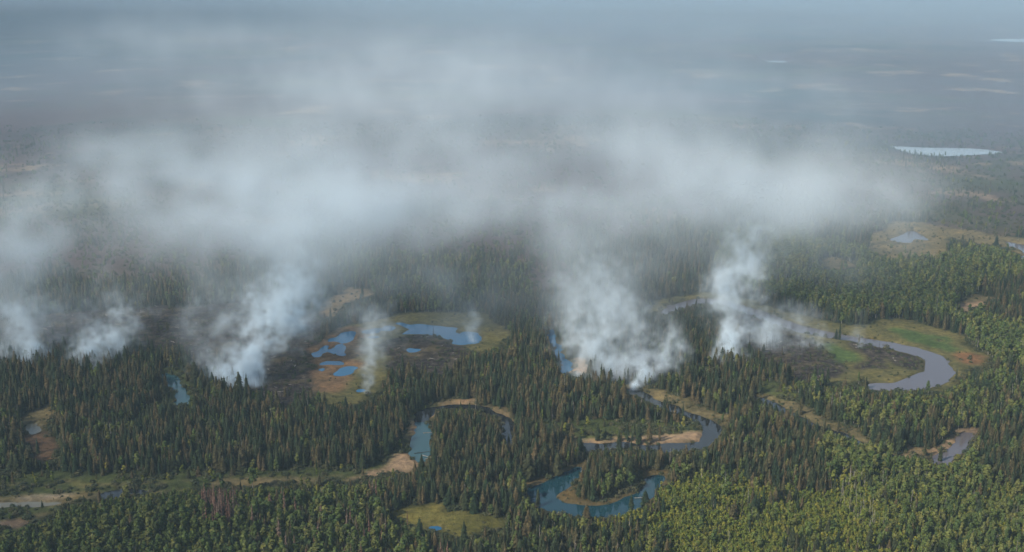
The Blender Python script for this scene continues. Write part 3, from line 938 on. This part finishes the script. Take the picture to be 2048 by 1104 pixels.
def plant_rest():
    """All further plants of a kind: one object whose points carry copies of the kind's meshes."""
    names = {'spruce_tree': 'spruce_forest', 'dead_spruce_tree': 'dead_spruce_stand', 'aspen_tree': 'aspen_woods', 'young_aspen_tree': 'young_aspen_thicket', 'shrub': 'willow_shrubbery',
             'bare_dead_tree': 'dead_trunk_woods', 'charred_tree': 'charred_woods', 'fallen_log': 'fallen_timber'}
    texts = {'spruce_tree': 'mass of dark spruce forest behind and between the nearest trees', 'dead_spruce_tree': 'further reddish dead spruces deep in the stand',
             'aspen_tree': 'mass of green aspen wood beyond the nearest aspens', 'young_aspen_tree': 'bright yellow green thicket of young aspens', 'shrub': 'grey green willow scrub over banks and clearings',
             'bare_dead_tree': 'pale bare trunks scattered through the farther forest', 'charred_tree': 'black charred stems standing over the farther burns', 'fallen_log': 'fallen timber strewn over the farther burns'}
    for k in KINDS:
        ii = np.where(~single & (TK == K[k]))[0]
        if not len(ii):
            continue
        me = bpy.data.meshes.new(names[k])
        me.vertices.add(len(ii))
        me.vertices.foreach_set('co', np.stack([TX[ii], TY[ii], TZ[ii]], 1).astype(np.float32).ravel())
        for nm, tp, v in (('variant', 'INT', TV[ii] % len(PROTO[k])), ('turn', 'FLOAT', TR[ii])):
            a = me.attributes.new(nm, tp, 'POINT')
            a.data.foreach_set('value', v.astype(np.int32 if tp == 'INT' else np.float32))
        a = me.attributes.new('stretch', 'FLOAT_VECTOR', 'POINT')
        a.data.foreach_set('vector', np.stack([TS[ii] * TG[ii], TS[ii] * TG[ii], TS[ii]], 1).astype(np.float32).ravel())
        o = link(bpy.data.objects.new(names[k], me))
        tag(o, texts[k], 'forest' if 'tree' in k else 'ground cover', None, 'stuff')
        ng = bpy.data.node_groups.new(names[k], 'GeometryNodeTree')
        ng.interface.new_socket('Geometry', in_out='INPUT', socket_type='NodeSocketGeometry')
        ng.interface.new_socket('Geometry', in_out='OUTPUT', socket_type='NodeSocketGeometry')
        g = NT(ng)
        gi, go, jn = g.n('NodeGroupInput'), g.n('NodeGroupOutput'), g.n('GeometryNodeJoinGeometry')

        def attr(nm, tp):
            q = g.n('GeometryNodeInputNamedAttribute', data_type=tp)
            q.inputs[0].default_value = nm
            return q.outputs[0]
        rot = g.n('ShaderNodeCombineXYZ')
        g.L.new(attr('turn', 'FLOAT'), rot.inputs[2])
        for v, (trunk, crown, hh) in enumerate(PROTO[k]):
            src = bpy.data.objects.new(k + '_form', whole_mesh(trunk, crown))   # never linked: only the source of the copies
            oi = g.n('GeometryNodeObjectInfo')
            oi.inputs[0].default_value = src
            oi.inputs['As Instance'].default_value = True
            cmp_ = g.n('FunctionNodeCompare', data_type='INT', operation='EQUAL')
            g.L.new(attr('variant', 'INT'), cmp_.inputs[2])
            cmp_.inputs[3].default_value = v
            ip = g.n('GeometryNodeInstanceOnPoints')
            g.L.new(gi.outputs[0], ip.inputs['Points'])
            g.L.new(cmp_.outputs[0], ip.inputs['Selection'])
            g.L.new(oi.outputs['Geometry'], ip.inputs['Instance'])
            g.L.new(rot.outputs[0], ip.inputs['Rotation'])
            g.L.new(attr('stretch', 'FLOAT_VECTOR'), ip.inputs['Scale'])
            g.L.new(ip.outputs[0], jn.inputs[0])
        g.L.new(jn.outputs[0], go.inputs[0])
        o.modifiers.new('copies', 'NODES').node_group = ng


def whole_mesh(trunk, crown):
    if trunk is None:
        return crown
    v, f, mi = [], [], []
    for k, me in enumerate((trunk, crown)):
        b = len(v)
        v += [tuple(p.co) for p in me.vertices]
        f += [tuple(b + q for q in p.vertices) for p in me.polygons]
        mi += [k] * len(me.polygons)
    me = bpy.data.meshes.new('whole')
    me.from_pydata(v, [], f)
    me.materials.append(trunk.materials[0])
    me.materials.append(crown.materials[0])
    me.polygons.foreach_set('material_index', mi)
    return me


plant_rest()

# driftwood lying in the river and ponds
for px, py, ln, rz, lab in ((858, 866, 9, .1, 'pale driftwood trunk jutting into the turquoise bend from its right bank'), (846, 905, 13, .35, 'long dark driftwood trunk across the turquoise bend'),
                            (856, 914, 10, -.6, 'pale driftwood crossing others at the foot of the turquoise bend'), (858, 917, 7, .5, 'short pale driftwood at the foot of the turquoise bend'),
                            (1206, 998, 8, -.4, 'pale log on the inner rim of the horseshoe pond'), (1281, 996, 8, .1, 'pale log in the right arm of the horseshoe pond'),
                            (1266, 964, 7, -.8, 'pale log leaning to the right arm of the horseshoe pond'), (998, 832, 8, -.7, 'pale log in the dark top of the turquoise bend')):
    x, y = unproject(px, py)
    o = link(bpy.data.objects.new('driftwood_log', log_mesh(int(px), ln, M_CHAR if 'dark' in lab else M_GREYWOOD)))
    o.location = (float(x), float(y), 0.05)
    o.rotation_euler = (0, 0, rz)
    tag(o, lab, 'log', 'driftwood logs in the water')


# ------------------------------------------------------------------ haze
def box(name, lo, hi):
    v = [(x, y, z) for z in (lo[2], hi[2]) for y in (lo[1], hi[1]) for x in (lo[0], hi[0])]
    f = [(0, 2, 3, 1), (4, 5, 7, 6), (0, 1, 5, 4), (2, 6, 7, 3), (0, 4, 6, 2), (1, 3, 7, 5)]
    me = bpy.data.meshes.new(name)
    me.from_pydata(v, [], f)
    return me


def vol_mat(name, color, density, aniso=0.0, attr=None):
    m = bpy.data.materials.new(name)
    m.use_nodes = True
    t = m.node_tree
    t.nodes.clear()
    out = t.nodes.new('ShaderNodeOutputMaterial')
    pv = t.nodes.new('ShaderNodeVolumePrincipled')
    pv.inputs['Color'].default_value = (*color, 1)
    pv.inputs['Density'].default_value = density
    pv.inputs['Anisotropy'].default_value = aniso
    if attr is None:
        pv.inputs['Density Attribute'].default_value = ''
    t.links.new(pv.outputs[0], out.inputs['Volume'])
    return m


HAZE_D = 0.00009
hz = box('haze', (-47500, -5200, -4.0), (47500, 57800, 560.0))
hz.materials.append(vol_mat('blue_haze', (0.50, 0.68, 0.81), HAZE_D, 0.0))
tag(link(bpy.data.objects.new('haze', hz)), 'pale blue haze thickening over the lowland towards the skyline', 'haze', None, 'stuff')


# ------------------------------------------------------------------ smoke: density grids
SMOKE = vol_mat('smoke', (0.80, 0.90, 0.965), 0.001, -0.22, 'density')
VEIL = vol_mat('old_smoke', (0.53, 0.73, 0.90), 0.001, -0.1, 'density')


def grid_object(name, lo, hi, D, label, mat=None):
    mat = mat or SMOKE
    n = D.shape
    me = bpy.data.meshes.new(name)
    me.vertices.add(D.size)
    a = me.attributes.new('dens', 'FLOAT', 'POINT')
    a.data.foreach_set('value', (D * 1000).astype(np.float32).ravel())     # per kilometre: very thin smoke would be clipped otherwise
    me.materials.append(mat)
    o = link(bpy.data.objects.new(name, me))
    tag(o, label, 'smoke', None, 'stuff')
    ng = bpy.data.node_groups.new(name, 'GeometryNodeTree')
    ng.interface.new_socket('Geometry', in_out='INPUT', socket_type='NodeSocketGeometry')
    ng.interface.new_socket('Geometry', in_out='OUTPUT', socket_type='NodeSocketGeometry')
    g = NT(ng)
    gi, go = g.n('NodeGroupInput'), g.n('NodeGroupOutput')
    vc = g.n('GeometryNodeVolumeCube')
    vc.inputs['Min'].default_value = lo
    vc.inputs['Max'].default_value = hi
    for k, ax in enumerate('XYZ'):
        vc.inputs['Resolution ' + ax].default_value = n[k]
    st = tuple((hi[k] - lo[k]) / (n[k] - 1) for k in range(3))

    def vm(op, a_, b_=None):
        q = g.n('ShaderNodeVectorMath', operation=op)
        g.put(q.inputs[0], a_)
        g.put(q.inputs[1], b_)
        return q
    q = vm('SUBTRACT', g.n('GeometryNodeInputPosition').outputs[0], tuple(lo)).outputs[0]
    q = vm('FLOOR', vm('ADD', vm('DIVIDE', q, st).outputs[0], (.5, .5, .5)).outputs[0]).outputs[0]
    q = vm('DOT_PRODUCT', q, (n[1] * n[2], n[2], 1)).outputs['Value']
    ri = g.n('FunctionNodeFloatToInt')
    g.L.new(q, ri.inputs[0])
    si = g.n('GeometryNodeSampleIndex', data_type='FLOAT')
    g.L.new(gi.outputs[0], si.inputs['Geometry'])
    g.L.new(ri.outputs[0], si.inputs['Index'])
    na = g.n('GeometryNodeInputNamedAttribute', data_type='FLOAT')
    na.inputs[0].default_value = 'dens'
    g.L.new(na.outputs[0], si.inputs['Value'])
    g.L.new(si.outputs[0], vc.inputs['Density'])
    sm = g.n('GeometryNodeSetMaterial')
    sm.inputs['Material'].default_value = mat
    g.L.new(vc.outputs[0], sm.inputs[0])
    g.L.new(sm.outputs[0], go.inputs[0])
    o.modifiers.new('density', 'NODES').node_group = ng
    return o


def tiled(F, X, Y, Z, span):
    """Trilinear lookup of a periodic cube of noise laid over span metres."""
    n = F.shape[0]
    F = F.astype(np.float32)
    g = [A / span * n for A in (X, Y, Z)]
    ii = [np.floor(q).astype(np.int32) for q in g]
    fr = [(q - i).astype(np.float32) for q, i in zip(g, ii)]
    r = np.zeros(X.shape, np.float32)
    for a in (0, 1):
        for b in (0, 1):
            for c in (0, 1):
                w = (fr[0] if a else 1 - fr[0]) * (fr[1] if b else 1 - fr[1]) * (fr[2] if c else 1 - fr[2])
                r += w * F[(ii[0] + a) % n, (ii[1] + b) % n, (ii[2] + c) % n]
    return r


def sheet():
    lo, hi, n = (-1500., 800., 2.), (1700., 4300., 330.), (230, 250, 32)
    ax = [np.linspace(lo[k], hi[k], n[k]) for k in range(3)]
    X, Y, Z = [a.astype(np.float32) for a in np.meshgrid(*ax, indexing='ij')]
    nz = tiled(noise_field((128, 128, 128), 1.6, 5, 3), X, Y, Z, 800.0)
    nw = [tiled(noise_field((128, 128, 128), 2.0, 60 + k, 2), X, Y, Z, 900.0) for k in range(3)]
    Xw, Yw, Zw = X + 34 * nw[0], Y + 34 * nw[1], Z + 18 * nw[2]
    D = np.zeros(n, np.float32)
    # (photo px, py, half width, half height, optical depth, height of the layer there)
    MASS = [(60, 470, 150, 60, .85, 110), (110, 540, 130, 45, .45, 75), (150, 430, 120, 50, .5, 125), (240, 395, 130, 55, .75, 135), (450, 425, 150, 55, .85, 130), (620, 425, 110, 60, .7, 125), (575, 545, 55, 55, .8, 75), (300, 510, 170, 45, .4, 85),
            (770, 480, 100, 60, .55, 100), (40, 570, 110, 50, .5, 60), (860, 530, 60, 40, .25, 60), (110, 600, 110, 40, .3, 40), (380, 600, 120, 30, .15, 45),
            (1190, 500, 80, 55, .5, 90), (1300, 440, 140, 50, .5, 115), (1490, 385, 140, 55, .6, 130), (1640, 365, 110, 60, .5, 130), (1745, 410, 60, 45, .4, 115), (1570, 320, 150, 60, .4, 140),
            (1600, 275, 100, 40, .5, 150), (1450, 460, 80, 40, .4, 100), (1230, 580, 80, 45, .5, 50),
            (900, 240, 320, 80, .5, 155), (700, 170, 280, 60, .5, 150), (1000, 140, 300, 50, .55, 155), (1050, 380, 240, 70, .5, 130), (520, 260, 180, 60, .35, 150), (1280, 290, 200, 70, .45, 150),
            (300, 80, 300, 30, .4, 165), (900, 430, 140, 60, .4, 115), (1400, 200, 240, 50, .3, 160), (200, 340, 180, 45, .3, 150), (700, 330, 160, 60, .4, 145),
            (1000, 560, 130, 40, .30, 40), (760, 560, 110, 40, .28, 45), (1400, 560, 120, 40, .25, 45), (1650, 480, 150, 30, .25, 50)]
    for px, py, rx, ry, tau, z in MASS:
        cx, cyy = [float(v) for v in unproject(px, py, z)]
        _, y0 = unproject(px, py + ry, z)
        _, y1 = unproject(px, max(py - ry, 16), z)
        sl = math.hypot(cyy, H - z)
        sx, sz = 0.85 * rx / FPX * sl, 0.8 * ry / FPX * sl
        sy = 1.1 * sx
        dep = math.atan2(H - z, cyy)
        eff = 1 / math.sqrt((math.cos(dep) / sy) ** 2 + (math.sin(dep) / sz) ** 2)
        amp = (0.66 if px < 900 else 0.46) * (1 if py > 340 else 1.05) * tau / (math.sqrt(2 * math.pi) * eff)
        D += amp * np.exp(-((Xw - cx) / sx) ** 2 / 2 - ((Yw - cyy) / sy) ** 2 / 2 - ((Zw - z) / sz) ** 2 / 2)
    nb = tiled(noise_field((128, 128, 128), 1.9, 77, 1), X * 0.75 + Y * 0.35, Y * 0.5, Z, 1500.0)
    D *= np.clip(1 + 1.15 * nz + 0.6 * nb, 0.0, 4.5)
    fade = 1.0
    for k, A in enumerate((X, Y, Z)):
        w = 0.06 * (hi[k] - lo[k])
        fade = fade * (smooth(lo[k], lo[k] + w, A) if k < 2 else 1) * smooth(hi[k], hi[k] - w, A)
    D *= fade
    D[D < 4e-6] = 0
    grid_object('smoke', lo, hi, D, 'wide white sheet of smoke drifting over the burnt lowland')


sheet()


def far_veil():
    lo, hi, n = (-14000., 900., 2.), (20000., 42000., 330.), (150, 230, 5)
    X, Y, Z = [a.astype(np.float32) for a in np.meshgrid(*[np.linspace(lo[k], hi[k], n[k]) for k in range(3)], indexing='ij')]
    nz = tiled(noise_field((64, 64, 64), 1.8, 31, 1), X, Y, Z * 4, 7000.0)
    px, _ = project(X, Y, Z)
    D = (0.00010 + 0.00042 * smooth(1200, 2300, Y) - 0.00038 * smooth(3200, 6500, Y)) * (0.50 + 0.50 * smooth(-0.35, 0.25, X / Y)) * np.exp(-(Z / 150) ** 2) * np.clip(1 + 0.3 * nz, 0.3, 2)
    D = D * smooth(900, 1500, Y) * smooth(42000, 34000, Y) * smooth(lo[0], lo[0] + 1500, X) * smooth(hi[0], hi[0] - 1500, X) * smooth(330, 290, Z)
    D[D < 2e-6] = 0
    grid_object('smoke', lo, hi, D, 'thin pale smoke veil far out over the burnt plain', VEIL)


def near_sun_blocker():  # unseen cloud-like volume, added to dim the near left woods
    lo, hi, n = (-1720., -420., 760.), (-760., 560., 1100.), (60, 62, 24)
    X, Y, Z = [a.astype(np.float32) for a in np.meshgrid(*[np.linspace(lo[k], hi[k], n[k]) for k in range(3)], indexing='ij')]
    nw = [tiled(noise_field((64, 64, 64), 1.9, 41 + k, 1), X, Y, Z, 700.0) for k in range(4)]
    q = np.sqrt(((X + 50 * nw[0] + 1240) / 380) ** 2 + ((Y + 50 * nw[1] - 70) / 390) ** 2 + ((Z + 20 * nw[2] - 930) / 110) ** 2)
    D = 0.0030 * smooth(1.0, 0.45, q) * np.clip(1 + 0.6 * nw[3], 0.2, 2)
    grid_object('blocker', lo, hi, D, 'soft grey cloud added overhead out of view to shade the near left woods')


def far_sun_blocker():  # unseen cloud-like volume, added to darken plain and haze at far left
    lo, hi, n = (-12500., -1500., 1150.), (-1500., 13500., 2000.), (80, 100, 16)
    X, Y, Z = [a.astype(np.float32) for a in np.meshgrid(*[np.linspace(lo[k], hi[k], n[k]) for k in range(3)], indexing='ij')]
    nw = [tiled(noise_field((64, 64, 64), 1.9, 51 + k, 1), X, Y, Z, 5200.0) for k in range(4)]
    q = np.sqrt(((X + 450 * nw[0] + 6300) / 4700) ** 2 + ((Y + 450 * nw[1] - 6300) / 7000) ** 2 + ((Z + 40 * nw[2] - 1560) / 340) ** 2)
    D = 0.0070 * smooth(1.0, 0.35, q) * np.clip(1 + 0.6 * nw[3], 0.1, 2)
    grid_object('blocker', lo, hi, D, 'broad grey cloud bank added out of view to shade the far left plain')


far_veil()
near_sun_blocker()
far_sun_blocker()

def trail(pts, n, jitter=0.35, seed=0, thin=1.0):
    """Puffs strung along a rising path of (photo px, py, half width, optical depth) knots."""
    r = random.Random(seed)
    out = []
    p = np.array(pts, float)
    L = np.concatenate([[0], np.cumsum(np.hypot(*np.diff(p[:, :2], axis=0).T))])
    for k in range(n):
        q = L[-1] * (k / (n - 1)) ** 1.15
        a = [np.interp(q, L, p[:, c]) for c in range(4)]
        out.append((a[0] + r.gauss(0, jitter) * a[2], a[1] + r.gauss(0, jitter * .6) * a[2], a[2] * r.uniform(.65, 1.15), a[3] * thin * r.uniform(.5, 1.2)))
    return out


PLUMES = [  # label, how steeply the puffs rise, puffs
 ('thick white smoke column rising from the black burn left of the marsh', 0.55,
  trail([(482, 775, 13, 1.3), (478, 750, 20, 1.1), (500, 715, 24, 1.0), (530, 672, 26, 1.15), (545, 642, 24, .8), (575, 600, 38, .4), (605, 565, 44, .3)], 22, .4, 1, 1.25)
  + trail([(462, 772, 10, 1.0), (452, 745, 18, .8), (432, 705, 26, .5), (425, 665, 30, .35), (440, 620, 40, .25)], 12, .4, 2, .6) + trail([(505, 778, 8, .9), (508, 760, 12, .8), (498, 735, 18, .6)], 6, .4, 3)),
 ('pale smoke column behind the dark spruce point on the left', 0.5,
  trail([(168, 755, 9, 1.2), (160, 732, 14, 1.0), (170, 706, 19, 1.0), (196, 682, 24, .9), (212, 662, 26, .6), (235, 625, 42, .35)], 15, .4, 4, .75) + trail([(188, 752, 7, .8), (190, 730, 11, .6), (180, 705, 16, .5)], 6, .4, 5)),
 ('broad smoke column at the left edge above dark spruces', 0.5,
  trail([(8, 752, 12, 1.1), (22, 725, 22, 1.0), (44, 702, 26, .8), (40, 672, 34, .5), (60, 630, 46, .35)], 13, .45, 6, .7) + trail([(45, 748, 9, .8), (55, 725, 15, .7), (70, 695, 24, .4)], 7, .45, 7, .6)),
 ('thin smoke wisp leaning over the marsh pools', 0.5, trail([(736, 788, 5, 1.0), (737, 772, 8, .8), (744, 748, 12, .5), (740, 715, 17, .35), (742, 688, 22, .3), (755, 655, 26, .25), (740, 630, 32, .2)], 15, .4, 8, .75)),
 ('ragged smoke column over the narrow blue channel', 0.45,
  trail([(1222, 768, 14, .6), (1216, 735, 28, .36), (1200, 695, 38, .34), (1182, 655, 40, .34), (1190, 615, 48, .32), (1215, 575, 56, .3)], 22, .55, 9, .62)
  + trail([(1182, 760, 8, .3), (1172, 735, 18, .25), (1162, 705, 24, .22), (1150, 680, 28, .2)], 8, .45, 10, .7)),
 ('short white smoke puff rising behind the central spruces', 0.45,
  trail([(1271, 782, 6, 1.6), (1272, 765, 10, 1.4), (1283, 748, 14, 1.1), (1300, 725, 20, .6), (1305, 695, 24, .35)], 11, .35, 11) + trail([(1240, 745, 14, .5), (1255, 715, 20, .4), (1262, 670, 16, .4), (1270, 630, 20, .35), (1255, 590, 34, .25)], 12, .4, 12, .6)
  + trail([(1310, 740, 12, .5), (1325, 705, 20, .4), (1315, 675, 24, .25)], 6, .4, 13)),
 ('upright smoke column beside the burnt point in the river loop', 0.4,
  trail([(1464, 738, 9, .9), (1463, 708, 13, 1.0), (1459, 675, 15, .95), (1456, 640, 19, .8), (1458, 605, 22, .75), (1462, 575, 25, .75), (1474, 540, 28, .8), (1490, 505, 29, .7), (1500, 475, 34, .45)], 28, .45, 14, .72)
  + trail([(1436, 715, 8, .8), (1440, 690, 12, .8), (1450, 665, 15, .5)], 7, .4, 15, .8)),
 ('faint smoke wisp over the deep blue marsh pond', 0.4, trail([(946, 690, 6, .22), (943, 665, 9, .2), (944, 640, 13, .16), (952, 615, 17, .1)], 8, .35, 16)),
 ('low thin smoke lying over the burnt point', 0.5, trail([(1500, 690, 26, .3), (1545, 705, 32, .35), (1590, 725, 32, .3), (1640, 750, 26, .2)], 9, .6, 17) + trail([(1515, 660, 26, .25), (1570, 660, 30, .18)], 4, .6, 18)),
 ('slender smoke thread beside the river on the green point', 0.4, trail([(1722, 702, 4, .18), (1720, 685, 6, .14), (1716, 665, 8, .1), (1712, 645, 12, .06)], 8, .3, 19)),
]


def plume(lab, drift, puffs, seed):
    bx, by = [float(v) for v in unproject(puffs[0][0], puffs[0][1])]
    P_ = []
    for px, py, r, tau in puffs:
        # each puff floats downwind (away from the camera) as it rises
        _, yg = unproject(px, py, 0.0)
        dy = max(float(yg) - by, -30)
        yy = by + dy * (1 - drift) * 0.6 + 2
        ru = (552 - py) / FPX
        tt = yy / (CA + ru * SA)
        z = H + tt * (-SA + ru * CA)
        x = (px - 1024) / FPX * tt
        P_.append((x, yy, max(z, 3.0), r / FPX * tt, tau))
    A = np.array(P_)
    s3 = 2.6 * A[:, 3].max()
    lo = (A[:, :3] - 2.6 * A[:, 3:4]).min(0)
    hi = (A[:, :3] + 2.6 * A[:, 3:4]).max(0)
    lo[2] = max(lo[2], 0.5)
    vox = max(1.6, (np.prod(hi - lo) / 1.1e6) ** (1 / 3))
    n = tuple(int(v) for v in np.ceil((hi - lo) / vox) + 1)
    ax = [np.linspace(lo[k], hi[k], n[k]) for k in range(3)]
    X, Y, Z = np.meshgrid(*ax, indexing='ij')
    big = max(n)
    sz = np.array(n) * vox
    nz = noise_field((96, 96, 96), 1.55, 100 + seed, 2)
    nw = [noise_field((96, 96, 96), 1.7, 200 + 10 * seed + k, 2) for k in range(3)]
    span = 130.0
    N = tiled(nz, X, Y, Z, span)
    W = [tiled(v, X, Y, Z, span) for v in nw]
    D = np.zeros(n)
    for x, y, z, r, tau in P_:
        k = min(0.55 * r, 9.0)
        g = ((X + k * W[0] - x) ** 2 + (Y + k * W[1] - y) ** 2 + (Z + k * W[2] - z) ** 2) / (2 * (0.8 * r) ** 2)
        D += tau / (math.sqrt(2 * math.pi) * 0.8 * r) * np.exp(-g)
    D *= np.clip(1 + 0.8 * N, 0.0, 3.2)
    fade = 1.0
    for k, G_ in enumerate((X, Y, Z)):
        w = 3 * vox
        fade = fade * (smooth(lo[k], lo[k] + w, G_) if k < 2 else 1) * smooth(hi[k], hi[k] - w, G_)
    D *= fade
    D[D < 4e-5] = 0
    grid_object('smoke_plume', tuple(lo), tuple(hi), D, lab)


for k, (lab, dr, pf) in enumerate(PLUMES):
    plume(lab, dr, pf, k)
